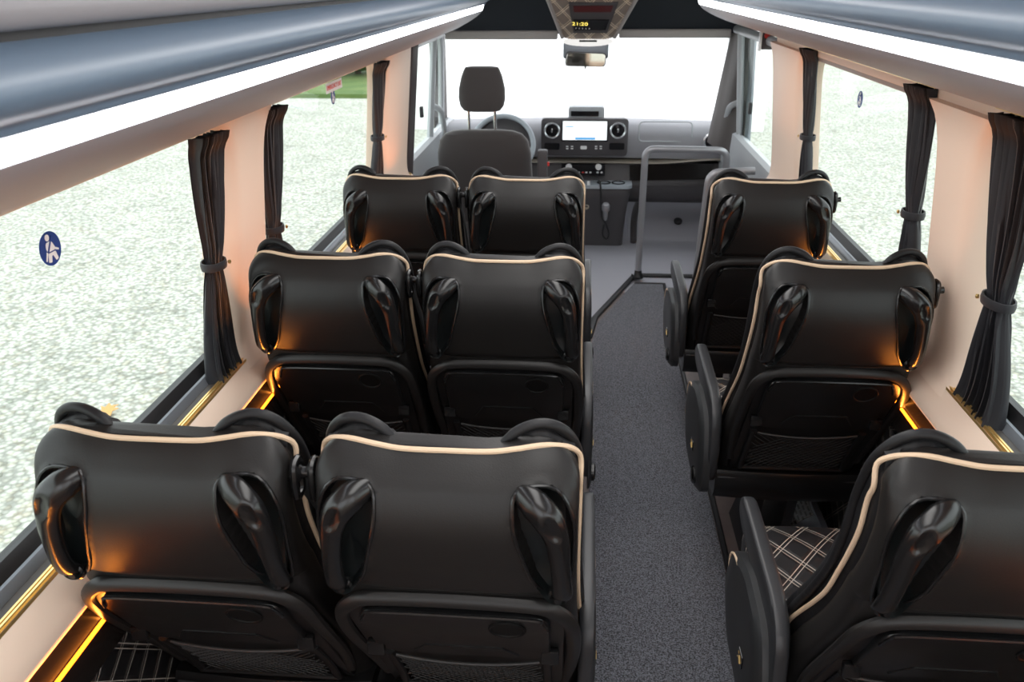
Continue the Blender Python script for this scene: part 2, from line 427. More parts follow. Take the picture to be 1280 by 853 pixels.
def plate_mb(outline, off0, off1, nz=14, bev=.004):
    """plate following the sloped rear surface; outline as 2D (x,z) convex-ish polygon"""
    mb = MB(); cx = sum(p[0] for p in outline)/len(outline); cz = sum(p[1] for p in outline)/len(outline)
    def ring(q, off): return [onsurf(cx+(x-cx)*q, cz+(z-cz)*q, off) for x, z in outline]
    mb.loft([ring(1.0, off0), ring(1.0, off1+bev), ring(.985, off1), ring(.8, off1), ring(.6, off1), ring(.4, off1), ring(.2, off1), ring(.01, off1)]); return mb

def build_seat(side, guide, short=False):
    """side: where the armrest sits (-1 left, +1 right, 0 none); guide: side of the belt guide"""
    r = empty('coach_seat')
    sh = seat_shell().build('backrest_shell', 'leather', r)
    piping_mb().build('piping', 'piping', r)
    cushion_front_mb().build('backrest_cushion', 'leather2', r)
    for s in (-1, 1):
        wing_mb(s).build('headrest_wing', 'leather2', r)
        rc = floorpanel(s).build('handle_recess', 'recess', r); rimloop(s).build('recess_rim', 'gloss', rc)
        g = grip_mb(s).build('grab_handle', 'gloss', r)
        k = MB(); k.lathe([(.016, 0), (.016, .006), (.012, .009), (.006, .006), (.0055, .015), (.001, .0155)], (.163*s, .004, .857), (0, -1, -.1), 18); k.build('fixing_knob', 'gloss', g)
    # lower arch rim
    path = [(-.172, .44), (-.182, .52), (-.188, .62), (-.188, .72), (-.180, .776), (-.155, .808), (-.12, .820), (0, .824), (.12, .820), (.155, .808), (.180, .776), (.188, .72), (.188, .62), (.182, .52), (.172, .44)]
    P = [onsurf(x, z, -.001) for x, z in [(v.x, v.y) for v in smoothpath([(a, b, 0) for a, b in path], 4)]]
    MB().tube(P, (.013, .009), 10, up=(0, -1, .4)).build('arch_rim', 'leather', r)
    # back of lower bay
    ol = roundpoly([(-.172, .39), (.172, .39), (.176, .80), (-.176, .80)], [.01, .01, .05, .05])
    plate_mb(ol, .02, -.002).build('lower_shell', 'shellpl', r)
    # folded table
    ol = roundpoly([(-.125, .605), (.125, .605), (.150, .64), (.152, .803), (-.152, .803), (-.150, .64)], [.01, .01, .01, .04, .04, .01])
    tb = plate_mb(ol, .0, -.016).build('folding_table', 'shellpl', r)
    e = MB(); pp = [(-.148, .765), (-.140, .788), (-.122, .799), (0, .801), (.122, .799), (.140, .788), (.148, .765)]
    e.tube([onsurf(x, z, -.017) for x, z in [(v.x, v.y) for v in smoothpath([(a, b, 0) for a, b in pp], 4)]], .003, 6); e.build('table_lip', 'gloss', tb)
    c = MB(); c.lathe([(.030, -.006), (.030, .0018), (.0285, .0030), (.0265, .0022), (.0255, .0006), (.001, .0004)], onsurf(.084, .762, -.0165), (0, -1, -.50), 32); c.build('cup_recess', 'cup', tb)
    t = MB(); t.tube([onsurf(x, z, -.0165) for x, z in [(-.085, .628), (-.06, .668), (.07, .668), (.095, .628)]], .0022, 6); t.build('table_moulding', 'shellpl', tb)
    for s in (-1, 1):
        b = MB(); b.box(onsurf(.150*s, .642, -.018), (.030, .014, .03), .004); b.build('table_hinge', 'gloss', tb)
    # net pocket
    nf = MB()
    for s in (-1, 1): nf.tube([onsurf(.142*s, z, -.010) for z in (.585, .52, .46, .40)], (.009, .006), 8, up=(0, -1, .5))
    nf.tube([onsurf(x, .405, -.012) for x in (-.142, 0, .142)], (.006, .006), 8)
    pk = nf.build('magazine_pocket', 'shellpl', r)
    nt = MB(); 
    def np(x, z): return onsurf(x, z, -.012-.012*(1-(x/.14)**2)*sst(.40, .56, z))
    top = lambda x: .567+.010*(x/.135)**2
    for d in (-1, 1):
        for k in range(-5, 19):
            pts = []
            for q in range(15):
                z = .408+(.572-.408)*q/14; x = -.135+k*.0195+d*(z-.408)*1.15*1.0+(0 if d > 0 else .0)
                if abs(x) <= .135 and z <= top(x): pts.append(np(x, z))
            if len(pts) > 2: nt.tube(pts, .0011, 4)
    nt.tube([np(x/100, top(x/100)) for x in range(-13, 14, 2)], .0028, 6)
    nt.build('net', 'net', pk)
    # skirt and base
    sk = MB(); secs = []
    for i in range(9):
        u = i/8; x = -.207+.414*u
        y0 = .262-.012*sin(pi*u); secs.append([(x, y0, .385), (x, y0-.008, .37), (x, y0-.004, .31), (x, y0+.014, .285), (x, .62, .30), (x, .66, .34), (x, .64, .385)])
    sk.loft(secs).build('seat_pan', 'shellpl', r)
    ln = MB(); ln.tube([(x/100, .252, .366) for x in range(-20, 21, 5)], .0028, 6); ln.build('pan_moulding', 'arm', r)
    cu = MB(); secs = []
    for i in range(15):
        u = i/14; y = .34+.45*u; e = 1-abs(2*u-1)**6*.25; w = .200*(1-.12*abs(2*u-1)**8); sec = []
        for k in range(36):
            a = 2*pi*k/36; cc, ss = cos(a), sin(a)
            x = w*math.copysign(abs(cc)**.5, cc); z = .40+.052*e*math.copysign(abs(ss)**.6, ss)+(.014*sst(.12, .19, abs(x)) if ss > 0 else 0)-.012*sst(.7, 1, u)
            sec.append((x, y, z))
        secs.append(sec)
    cu.loft(secs).build('seat_cushion', 'quilt', r)
    for s in (-1, 1):
        lg = MB(); lg.loft([[(s*.05-.015, .33, .30), (s*.05+.015, .33, .30), (s*.05+.015, .62, .30), (s*.05-.015, .62, .30)],
                            [(s*.05-.015, .38, .10), (s*.05+.015, .38, .10), (s*.05+.015, .57, .10), (s*.05-.015, .57, .10)],
                            [(s*.05-.03, .34, .0), (s*.05+.03, .34, .0), (s*.05+.03, .60, .0), (s*.05-.03, .60, .0)]]); lg.build('leg', 'seal', r, smooth=False)
    # belt guide
    g = guide; bg = MB()
    bg.lathe([(.012, 0), (.012, .02), (.008, .024), (.008, .034), (.001, .035)], (g*.184, .036, 1.030), (g, 0, .1), 16)
    ring = roundpoly([(-.012, -.030), (.012, -.030), (.015, 0), (.012, .026), (-.012, .026), (-.015, 0)], .009, 4)
    bg.tube([(g*.199+g*.003*sin(q), .034+q, 1.026+w) for q, w in ring], (.006, .0075), 8, closed=True)
    bg.box((g*.199, .034, 1.029), (.012, .012, .02), .003); bg.build('belt_guide', 'gloss', r)
    bl = MB(); P = smoothpath([(g*.199, .050, 1.01), (g*.205, .12, .90), (g*.207, .175, .80), (g*.212, .26, .66), (g*.218, .34, .50)], 5)
    bl.tube(P, (.0015, .018), 6, up=(0, .9, .4)); bl.build('seat_belt', 'belt', r)
    # armrest
    if side:
        a = side; x0 = a*(.227 if a < 0 else .216); kk = 1.0 if a < 0 else .45; ar = MB()
        prof = [(.225, .36), (.205, .46), (.215, .56), (.245, .605), (.30, .624), (.56, .634), (.61, .632), (.632, .615), (.630, .590), (.60, .575), (.40, .555), (.33, .53), (.305, .48), (.31, .36)]
        prof = roundpoly(prof, .03, 3)
        def f(u, v, t): return (x0+a*t, u, v)
        sec = lambda t, q: [f(.42+(u-.42)*q, .52+(v-.52)*q, t) for u, v in prof]
        ar.loft([sec(-.016, .965), sec(-.012, .992), sec(-.007, 1), sec(.006, 1), sec(.011, .992), sec(.014, .965)])
        arm = ar.build('armrest', 'arm', r)
        sp = MB(); ol = roundpoly([(.20, .34), (.29, .30), (.52, .32), (.60, .42), (.56, .53), (.42, .575), (.27, .56), (.215, .47)], .04, 4); cy_, cz_ = .40, .44
        sc = lambda t, q: [(x0+a*t, cy_+(u-cy_)*q, cz_+(v-cz_)*q) for u, v in ol]
        sp.loft([sc(.006, 1), sc(.026*kk, 1), sc(.036*kk, .93), sc(.040*kk, .7), sc(.041*kk, .3), sc(.041*kk, .02)]); spo = sp.build('armrest_side_panel', 'armside', arm)
        pp = MB(); pp.tube([(x0+a*.034*kk, .49+.075*cos(q*pi/12)*1.0, .495+.045*sin(q*pi/12)) for q in range(24)], .0028, 6, closed=True); pp.build('side_piping', 'piping', spo)
        em = MB(); em.box((x0+a*.042*kk, .335, .425), (.004, .034, .030), .002); em.build('maker_badge', 'glassblack', spo)
        e2 = MB(); e2.tube([(x0+a*.0455*kk, .325, .418), (x0+a*.0455*kk, .335, .430), (x0+a*.0455*kk, .345, .420)], .0022, 6); e2.ell((x0+a*.0455*kk, .342, .433), (.001, .004, .004), 10, 6); e2.build('badge_emblem', 'gold', spo)
        ca = MB(); ca.lathe([(.026, 0), (.026, .01), (.020, .014), (.001, .015)], (x0+a*.034*kk, .27, .36), (a, 0, 0), 20); ca.build('pivot_cap', 'gloss', spo)
    return r
Y0, PT = 2.67, .8475
XW, XA, XR = -.604, -.180, .620
protos = {'w': build_seat(0, 1), 'a': build_seat(1, -1), 'r': build_seat(-1, 1)}
rowname = [('front', 'behind the driver seat'), ('middle', 'in the second row'), ('rear', 'nearest the camera')]
LB = {('w', 0): 'black leather coach seat by the left window in the foremost row, behind the driver seat',
      ('w', 1): 'black leather coach seat by the left window in the middle row',
      ('w', 2): 'black leather coach seat in the bottom left corner, beside the left window',
      ('a', 0): 'black leather coach seat left of the aisle in the foremost row',
      ('a', 1): 'black leather coach seat left of the aisle in the middle row',
      ('a', 2): 'black leather coach seat left of the aisle in the nearest row',
      ('r', 0): 'single black leather coach seat right of the aisle, foremost, behind the grey handrail',
      ('r', 1): 'single black leather coach seat right of the aisle in the middle row',
      ('r', 2): 'single black leather coach seat cut off by the bottom right corner, quilted cushion showing'}
for key, x in (('w', XW), ('a', XA), ('r', XR)):
    for row in (0, 1, 2):
        o = protos[key] if row == 0 else copy_tree(protos[key])
        o.location = (x, Y0-PT*row+(.009 if key == 'r' else 0), 0.0)
        tag(o, LB[(key, row)], 'seat', 'black leather coach seats with beige piping')

# ------------------------------------------------------------------ cabin shell
YB, YF = -.55, 4.12           # passenger cabin from rear wall to the cab
GB, GT = .815, 1.395          # glass bottom / top
def gx(z): return .930-(z-GB)*(.055/.56)     # glass lean
def prof_extrude(mb, poly, sg, dz, y0, y1, ny=1):
    mb.loft([[(sg*x, y0+(y1-y0)*i/ny, z+dz) for x, z in poly] for i in range(ny+1)])
WIN = {-1: [(-.35, 1.90), (2.16, 3.58)], 1: [(-.35, 1.80), (2.07, 3.40)]}
n_w = 0
for sg, nm_, dz in ((-1, 'left', 0.0), (1, 'right', .03)):
    YF = 4.12 if sg < 0 else 3.93
    w = MB()
    # beige sill ledge
    prof_extrude(w, [(.868, .792), (.855, .790), (.822, .752), (.812, .738), (.812, .728), (.86, .72), (.95, .72), (.95, .78), (.885, .782)], sg, dz, YB, YF)
    # header above the glass
    prof_extrude(w, [(.872, 1.392), (.850, 1.392), (.838, 1.398), (.836, 1.42), (.84, 1.85), (.95, 1.85), (.95, 1.392)], sg, dz, YB, YF)
    # pillars with flared rounded foot and head
    ws = WIN[sg]; pil = [(YB, ws[0][0]), (ws[0][1], ws[1][0]), (ws[1][1], YF)]
    for (a, b) in pil:
        secs = []
        for i in range(25):
            z = .775+(1.40-.775)*i/24
            fl = .075*math.exp(-((z-.775)/.045))+.055*math.exp(-((1.385-z)/.04)) if True else 0
            a2, b2 = a-fl*(a > 0), b+fl*(b < 4)
            xo = gx(z)-.002; xi = xo-.058-.036*math.exp(-((z-.775)/.028)); bv = min(.045, (b-a)*.2)
            s_ = [(xo+.03, a2), (xo, a2), (xi+.010, a2+bv*.7), (xi, a2+bv*1.3), (xi, (a+b)/2), (xi, b2-bv*1.3), (xi+.010, b2-bv*.7), (xo, b2), (xo+.03, b2)]
            secs.append([(sg*x, y, z+dz) for x, y in s_])
        w.loft(secs)
    struct(w, 'wall_'+nm_, 'wall', ang=50)
    # frames along the glass: seal, grey frame, brown trim
    t = MB(); prof_extrude(t, [(.945, .78), (.945, .828), (.928, .828), (.912, .806), (.912, .78)], sg, dz, YB, YF)
    prof_extrude(t, [(.885, 1.388), (.868, 1.382), (.868, 1.40), (.95, 1.40), (.95, 1.388)], sg, dz, YB, YF)
    struct(t, 'trim_1' if sg < 0 else 'trim_2', 'seal')
    t = MB(); prof_extrude(t, [(.913, .78), (.913, .8065), (.906, .806), (.893, .788), (.893, .76)], sg, dz, YB, YF); struct(t, 'trim_3' if sg < 0 else 'trim_4', 'frame')
    t = MB(); prof_extrude(t, [(.895, .75), (.895, .790), (.890, .791), (.872, .7905), (.870, .75)], sg, dz, YB, YF); struct(t, 'trim_5' if sg < 0 else 'trim_6', 'brown')
    t = MB(); prof_extrude(t, [(.873, .785), (.873, .797), (.869, .797), (.8675, .792), (.866, .797), (.862, .797), (.860, .790), (.857, .7935), (.854, .789), (.86, .78)], sg, dz, YB, YF)
    struct(t, 'trim_7' if sg < 0 else 'trim_8', 'gold')
    # header trim lip above the glass inside
    t = MB()
    for (a, b) in ws: prof_extrude(t, [(.872, 1.380), (.858, 1.378), (.846, 1.384), (.831 if sg > 0 else .835, 1.390+(.05 if sg > 0 else 0)), (.872, 1.395+(.05 if sg > 0 else 0))], sg, dz, max(a+.04, YB), b-.06)
    struct(t, 'trim_9' if sg < 0 else 'trim_10', 'headertrim')
    px = 0 if sg < 0 else .008
    t = MB(); prof_extrude(t, [(.822, .735), (.813+px, .712), (.804+px, .695), (.804+px, .61), (.95, .61), (.95, .735)], sg, dz, YB, YF)
    lp = struct(t, 'trim_11' if sg < 0 else 'trim_12', 'lowpanel')
    t = MB(); prof_extrude(t, [(.806+px, .625), (.806+px, .60), (.822, .50), (.834, .30), (.850, .0), (.95, .0), (.95, .62)], sg, dz if 0 else 0, YB, YF)
    struct(t, 'baseboard_'+nm_, 'quiltwall')
    # amber line lamp
    t = MB(); t.loft([[(sg*(.8045+px), y, .681+dz*.8), (sg*(.8005+px), y, .681+dz*.8), (sg*(.8005+px), y, .687+dz*.8), (sg*(.8045+px), y, .688+dz*.8)] for y in (YB+.05, YF-.3)])
    o = t.build('amber_light_strip', 'amber'); 
    la = bpy.data.lights.new('amber_pillar_fill', 'AREA'); la.shape = 'RECTANGLE'; la.size = 4.2; la.size_y = .005; la.energy = 9; la.color = (1, .30, .04); la.spread = radians(105)  # added fill light that tints the pillars amber; the strip mesh is the lamp
    lo_ = bpy.data.objects.new('amber_pillar_fill', la); COL.objects.link(lo_); lo_.parent = o
    zd = -Vector((sg*.30, 0, .95)).normalized(); xd = Vector((0, 1, 0)); yd = zd.cross(xd)
    lo_.matrix_local = Matrix.Translation((sg*(.800+px), 1.7, .691+dz*.8)) @ Matrix((xd, yd, zd)).transposed().to_4x4()
    tag(o, 'glowing amber light line along the %s wall under the window sill' % nm_, 'light strip', 'amber light lines')
    # outer skin
    t = MB(); prof_extrude(t, [(.955, -.15), (.955, .70), (1.0, .68), (1.0, -.15)], sg, dz, YB-.1, 6.6); 
    prof_extrude(t, [(.955, 1.40), (.93, 1.95), (1.0, 1.95), (1.0, 1.40)], sg, dz, YB-.1, 5.3)
    struct(t, 'trim_13' if sg < 0 else 'trim_14', 'body')
    for (a, b) in ws:
        n_w += 1; g = MB(); y0, y1 = max(a, YB+.01)-.06, b+.06
        g.loft([[(sg*(gx(z)+d), y, z+dz) for z, d in ((GB-.02, 0), (GT+.01, 0), (GT+.01, .005), (GB-.02, .005))] for y in (y0, y1)])
        struct(g, 'window_%d' % n_w, 'glass', smooth=False)

# floor, ceiling, rear wall
f = MB(); f.box((0, 2.0, -.03), (1.9, 5.2, .06)); struct(f, 'floor', 'wood')
f = MB(); f.box((0, 5.55, -.036), (1.9, 2.1, .06)); fo = struct(f, 'floor_cab', 'cabmat'); fo.name = 'floor.001'
c = MB(); c.box((0, 2.4, 1.89), (1.9, 6.0, .06)); struct(c, 'ceiling', 'ceil')
rw = MB(); rw.box((0, YB-.05, .35), (1.9, .06, .8), .01); rw.box((0, YB-.05, 1.70), (1.9, .06, .4), .01)
for x in (-.88, 0, .88): rw.box((x, YB-.05, 1.1), (.14, .06, 1.0), .01)
struct(rw, 'wall_rear', 'wall')
# raised cab edge trim (the dark step nosing)
nz = MB(); nz.tube([(.060, 3.9, .006), (.095, 4.18, .006), (.33, 4.85, .006), (.37, 4.90, .006), (.90, 4.90, .006)], (.018, .010), 8)
struct(nz, 'trim_15', 'seal')
cm = MB(); cm.loft([[(-.88, 3.5, z), (.045, 3.5, z), (.080, 4.18, z), (.31, 4.85, z), (.37, 4.91, z), (.90, 4.91, z), (.9, 6.3, z), (-.88, 6.3, z)] for z in (.0, .004)])
o = cm.build('cab_floor_mat', 'cabmat', smooth=False); tag(o, 'pale grey rubber floor covering of the driver cab beyond the dark edge strip', 'mat')
cr = MB(); ol = [(.02, YB+.1), (.47, YB+.1), (.485, 4.1), (.500, 4.72), (.330, 4.72), (.105, 4.08), (.075, 3.8)]
cr.loft([[(x, y, z) for x, y in ol] for z in (.001, .012)])
o = cr.build('carpet_runner', 'carpet', smooth=False); tag(o, 'speckled dark grey carpet runner lying along the aisle', 'carpet')
bd = MB(); bd.tube([(.488, 1.0, .010), (.497, 4.1, .010), (.512, 4.735, .010), (.335, 4.735, .010)], (.010, .006), 6); bd.build('bound_edge', 'seal', o)
# floor-side heater covers on the right wall
for i in range(2):
    vx = empty('heater_cover', (.80, 2.40-.8475*i, 0)); b = MB(); b.loft([[(-.095, y, .003), (-.09, y, .03), (-.01, y, .095), (.01, y, .095), (.01, y, .003)] for y in (-.33, .33)]); b.build('housing', 'frame', vx)
    g = MB(); A = [(-.125, .041), (-.035, .0915)]
    o = MB().box((0, 0, 0), (.17, .085, .003)).build('slotted_grille', 'vent', vx, smooth=False)
    o.matrix_local = Matrix.Translation((-.050, .0, .0640)) @ Matrix.Rotation(-math.atan2(.065, .08), 4, 'Y') @ Matrix.Rotation(pi/2, 4, 'Z')
    tag(vx, 'brushed metal slotted heater cover on the floor between the %s single seats' % ('front two' if i == 0 else 'last two'), 'vent', 'slotted heater covers')

# ------------------------------------------------------------------ luggage racks
def rack(sg, dz, y1, label):
    r = empty('luggage_rack', (sg*.6, 0, 1.45))
    def E(poly, name, m, a=YB, b=y1, **k):
        mb = MB(); mb.loft([[(sg*x-sg*.6, y, z+dz-1.45) for x, z in poly] for y in (a, b)]); return mb.build(name, m, r, **k)
    ex = .030 if sg > 0 else 0
    low = smoothpath([(.834, 1.400, 0), (.80, 1.408, 0), (.72, 1.432, 0), (.64, 1.470, 0), (.58, 1.507, 0), (.553, 1.534, 0)], 5)
    low = [Vector((v.x, v.y+ex*(v.x-.5535)/.28, 0)) for v in low]
    E([(v.x, v.y) for v in low]+[(.56, 1.545), (.834, 1.545)], 'underside', 'rackgrey', ang=60)
    E([(.5535, 1.535), (.5445, 1.5605), (.555, 1.565), (.565, 1.535)], 'led_strip', 'led')
    face = smoothpath([(.5445, 1.5625, 0), (.534, 1.566, 0), (.528, 1.576, 0), (.512, 1.588, 0), (.503, 1.603, 0), (.504, 1.618, 0), (.514, 1.634, 0), (.530, 1.645, 0), (.545, 1.650, 0)], 6)
    E([(v.x, v.y) for v in face]+[(.60, 1.655), (.60, 1.56)], 'bin_face', 'rack', ang=60)
    E([(.535, 1.646), (.535, 1.657), (.60, 1.657), (.60, 1.646)], 'seam', 'seal')
    up_ = smoothpath([(.532, 1.656, 0), (.515, 1.660, 0), (.506, 1.672, 0), (.508, 1.69, 0), (.53, 1.76, 0), (.53, 1.82, 0)], 4)
    E([(v.x, v.y) for v in up_]+[(.66, 1.82), (.66, 1.661)], 'upper_panel', 'rackgrey', ang=60)
    E([(.60, 1.55), (.60, 1.82), (.832, 1.82), (.832, 1.55)], 'bin_body', 'rackgrey', ang=60)
    mb = MB(); mb.loft([[(sg*x-sg*.6, y, z+dz-1.45) for x, z in [(v.x, v.y) for v in low]+[(.545, 1.56), (.503, 1.61), (.506, 1.69), (.53, 1.82), (.832, 1.82)]] for y in (y1, y1+.012)]); mb.build('end_cap', 'headertrim', r)
    tag(r, label, 'luggage rack', 'overhead luggage racks')
    return r
rack(-1, 0.0, 4.75, 'slate blue overhead luggage rack with white light strip above the left windows')
rack(1, .035, 4.45, 'slate blue overhead luggage rack with white light strip above the right windows')
cl = empty('ceiling_lamp', (0, 1.9, 1.86)); MB().box((0, 0, -.012), (.46, 4.2, .02), .004).build('diffuser', 'panelled', cl); MB().box((0, 0, -.004), (.52, 4.25, .02), .004).build('lamp_frame', 'headertrim', cl)
tag(cl, 'long white ceiling lamp running above the aisle between the racks', 'lamp')

# ------------------------------------------------------------------ curtains
def curtain(sg, y, hw, dz, label, tiez=1.08, ph=0, zt=1.385, zb=.79, gath=1.0):
    r = empty('curtain', (0, 0, 0)); secs = []; NP = 9
    for i in range(40):
        z = zb+(zt-zb)*i/39
        k = 1-.42*math.exp(-((z-tiez)/.10)**2)+.10*math.exp(-((z-zb)/.03))
        k *= .84+.16*sst(tiez, zt, z)+.10*sst(tiez, zb, z)
        amp = .016*(.75+.35*math.exp(-((z-zt)/.03)**2)+.4*math.exp(-((z-zb)/.05))) * (1-.35*math.exp(-((z-tiez)/.03)**2))
        head = .022*sst(zt-.045, zt-.005, z)
        x0 = gx(z)-.042-head*.6-.012*math.exp(-((z-zb)/.04)); sec = []
        row = []
        for j in range(NP*8+1):
            u = j/(NP*8); w = amp*sin(2*pi*NP*u+ph+.6*sin(5*u+z*3))+.004*sin(37*u+z*9)
            yy = y+(2*u-1)*hw*k+.006*sin(2*pi*NP*u*2+ph)-head*.5
            row.append((x0+w, yy))
        sec = [(sg*(x-.0016), yy, z+dz+.004*sin(j*.7)*(i == 0)) for j, (x, yy) in enumerate(row)]+[(sg*(x+.0016), yy, z+dz) for x, yy in reversed(row)]
        secs.append(sec)
    mb = MB(); mb.loft(secs, caps=False); mb.build('pleated_cloth', 'curtain', r, ang=70)
    t = MB(); z = tiez; kk = .53*1.0
    ring = [(sg*(gx(z)-.042+.026*cos(a)), y+hw*.60*sin(a), z+dz) for a in [2*pi*q/24 for q in range(24)]]
    t.tube(ring, (.003, .011), 6, closed=True, up=(0, 0, 1)); t.build('tie_band', 'curtain', r)
    b = MB(); b.lathe([(.005, 0), (.005, .004), (.001, .006)], (sg*(gx(z)-.070), y+hw*.35, z+dz), (-sg, 0, 0), 12); b.build('tie_stud', 'gold', r)
    tag(r, label, 'curtain', 'black pleated window curtains'); return r
curtain(-1, 1.805, .060, 0, 'black pleated curtain at the nearest left window, tied above the sill', ph=0)
curtain(-1, 2.215, .062, 0, 'black pleated curtain at the rear edge of the second left window', 1.05, ph=1)
curtain(-1, 3.49, .075, 0, 'black pleated curtain at the front edge of the second left window', 1.08, ph=2)
curtain(1, 1.675, .080, .03, 'black pleated curtain at the nearest right window, at the right picture edge', 1.05, ph=.5, zt=1.42)
curtain(1, 2.178, .060, .03, 'black pleated curtain at the rear edge of the second right window', 1.10, ph=1.5, zt=1.42)
curtain(1, 3.30, .070, .03, 'narrow black curtain at the front edge of the second right window', 1.10, ph=2.5, zt=1.42)
for sg, dz, nm_ in ((1, .07, 'right'),):
    for a, b, wh in ((YB, WIN[sg][0][1]-.03, 'nearest'), (WIN[sg][1][0]+.02, WIN[sg][1][1]-.03, 'second')):
        t = MB(); t.loft([[(sg*x, y, z+dz) for x, z in ((.826, 1.384), (.818, 1.384), (.818, 1.391), (.826, 1.393))] for y in (a, b)])
        tag(t.build('curtain_rail', 'gold'), 'thin gold curtain rail above the %s %s window' % (wh, nm_), 'curtain rail', 'gold curtain rails')

# ------------------------------------------------------------------ stickers on the glass
def belt_sticker(sg, y, z, r, label):
    """blue disc with a white seated figure and belt"""
    dz = 0
    x = sg*(gx(z-(0 if sg < 0 else .03))-.0015); o = empty('window_sticker', (x, y, z))
    def pt(u, v, d): return (-sg*d*1.0, u*(-sg)*-1*sg*-1 if False else u, v)
    def disc(cx, cz, ru, rv, d0, d1): 
        return [[(-sg*d, cx+ru*cos(2*pi*k/28), cz+rv*sin(2*pi*k/28)) for k in range(28)] for d in (d0, d1)]
    MB().loft(disc(0, 0, r, r, 0, .0008)).build('blue_disc', 'blue', o, smooth=False)
    f = -1 if sg > 0 else 1
    w = MB(); w.loft(disc(-.12*r*f, .66*r, .19*r, .19*r, .0008, .0014))
    def poly(pts): w.loft([[(-sg*d, u*r*f, v*r) for u, v in pts] for d in (.0008, .0014)])
    poly(roundpoly([(-.34, .40), (.16, .42), (.42, -.02), (.34, -.16), (-.30, -.16), (-.42, .05)], .12, 3))
    poly(roundpoly([(-.30, -.24), (.38, -.24), (.52, -.72), (.30, -.80), (.10, -.42), (-.02, -.42), (-.14, -.80), (-.42, -.74)], .06, 3))
    poly(roundpoly([(.42, -.02), (.72, -.18), (.70, -.28), (.36, -.16)], .03, 3)); poly(roundpoly([(-.42, -.10), (-.64, -.60), (-.54, -.64), (-.32, -.2)], .03, 3))
    w.build('white_figure', 'stwhite', o, smooth=False)
    b = MB(); b.loft([[(-sg*d, u*r*f, v*r) for u, v in [(.24, .72), (.34, .68), (-.26, -.20), (-.36, -.12)]] for d in (.0015, .002)]); b.build('belt_stripe', 'blue', o, smooth=False)
    tag(o, label, 'sticker', 'blue seat belt stickers')
belt_sticker(-1, 1.262, 1.288, .029, 'large round blue seat belt sticker on the nearest left window')
belt_sticker(-1, 2.954, 1.316, .026, 'round blue seat belt sticker on the second left window below the red exit sign')
belt_sticker(1, 2.813, 1.334, .026, 'round blue seat belt sticker on the second right window')
es = empty('exit_sticker', (-(gx(1.352)-.0015), 2.967, 1.352)); MB().box((.0004, 0, 0), (.0008, .20, .034)).build('white_label', 'stwhite', es, smooth=False)
rot = Matrix(((0, 0, 1), (1, 0, 0), (0, 1, 0)))
text_mesh('red_lettering', 'EMERGENCY EXIT', .022, 'stred', es, (.0012, 0, 0), rot)
tag(es, 'small white sticker with red emergency exit lettering on the second left window', 'sticker')

# ------------------------------------------------------------------ driver cab
def mirrorx(px): return px
# dashboard
YD = 5.5
d = empty('dashboard', (0, YD, .5)); tag(d, 'wide grey dashboard with lit central screen and round silver air vents', 'dashboard')
def D(mb, name, m, parent=d, **k):
    o = mb.build(name, m, parent, **k)
    if parent is d: o.data.transform(Matrix.Translation((0, -YD, -.5)))
    return o
def sub(mb, name, m, parent, **k):
    o = mb.build(name, m, parent, **k); 
    o.data.transform(Matrix.Translation((0, -YD, -.5))); return o
b = MB(); secs = []
for i in range(25):
    u = i/24; x = -.97+1.94*u; bow = .06*(2*u-1)**2; top = .80+.02*(1-(2*u-1)**2)
    y = YD+bow*-1+.03
    secs.append([(x, y+.06, .585), (x, y+.010, .60), (x, y, .64), (x, y+.015, .74), (x, y+.06, top-.015), (x, y+.14, top), (x, y+.62, top-.02), (x, y+.66, .60)])
D(b.loft(secs), 'upper_body', 'dash', ang=50)
b = MB(); secs = []
for i in range(25):
    u = i/24; x = -.95+1.9*u; secs.append([(x, YD+.035, .575), (x, YD+.02-.03*0, .567), (x, YD+.035, .560), (x, YD+.08, .56), (x, YD+.08, .585)])
D(b.loft([[(x, y-.055*((x/.95)**2)+.0, z+.035*sst(.45, .9, abs(x))) for x, y, z in s] for s in secs]), 'trim_strip', 'dashtrim')
b = MB(); secs = []
for i in range(17):
    u = i/16; x = -.93+1.86*u; secs.append([(x, YD+.05, .565), (x, YD+.045, .44), (x, YD+.02, .42), (x, YD+.03, .34), (x, YD+.09, .29), (x, YD+.4, .30), (x, YD+.45, .57)])
D(b.loft(secs), 'lower_body', 'dashdark', ang=50)
# glove shelf opening
q = [at(787, 207, YD+.035), at(893, 205, YD+.035), at(884, 224, YD+.035), at(787, 226, YD+.035)]
b = MB(); b.loft([[tuple(p) for p in q], [tuple(p+Vector((0, .012, 0))) for p in q]]); D(b, 'open_shelf', 'lowpanel')
# infotainment
def panel(cx, cy, w, h, r, Y, t, lean=0):
    """rounded panel facing the cabin, centre given by pixel; returns (centre, ux, uz)"""
    c = at(cx, cy, Y); k = (c-Vector((0, 0, CZ))).dot(fw)/FPX
    W, H = w*k, h*k/.95
    ol = roundpoly([(-W/2, -H/2), (W/2, -H/2), (W/2, H/2), (-W/2, H/2)], r*k, 5); mb = MB()
    mb.loft([[(c.x+u, c.y, c.z+v) for u, v in ol], [(c.x+u, c.y-t, c.z+v) for u, v in ol], [(c.x+u*.985, c.y-t-.003, c.z+v*.97) for u, v in ol]]); return mb, c, k
mb, c, k = panel(730.5, 170, 107, 43, 5, 5.50, .05); inf = D(mb, 'infotainment_panel', 'dashdark')
def onpanel(px, py, w, h, r, t, name, m, par=inf, Y=5.447):
    mb, c, k = panel(px, py, w, h, r, Y, t); return sub(mb, name, m, par)
onpanel(731, 163.5, 58, 25, 1, .002, 'screen_bezel', 'glassblack'); onpanel(731, 163.3, 55, 22, .5, .005, 'screen', 'screen')
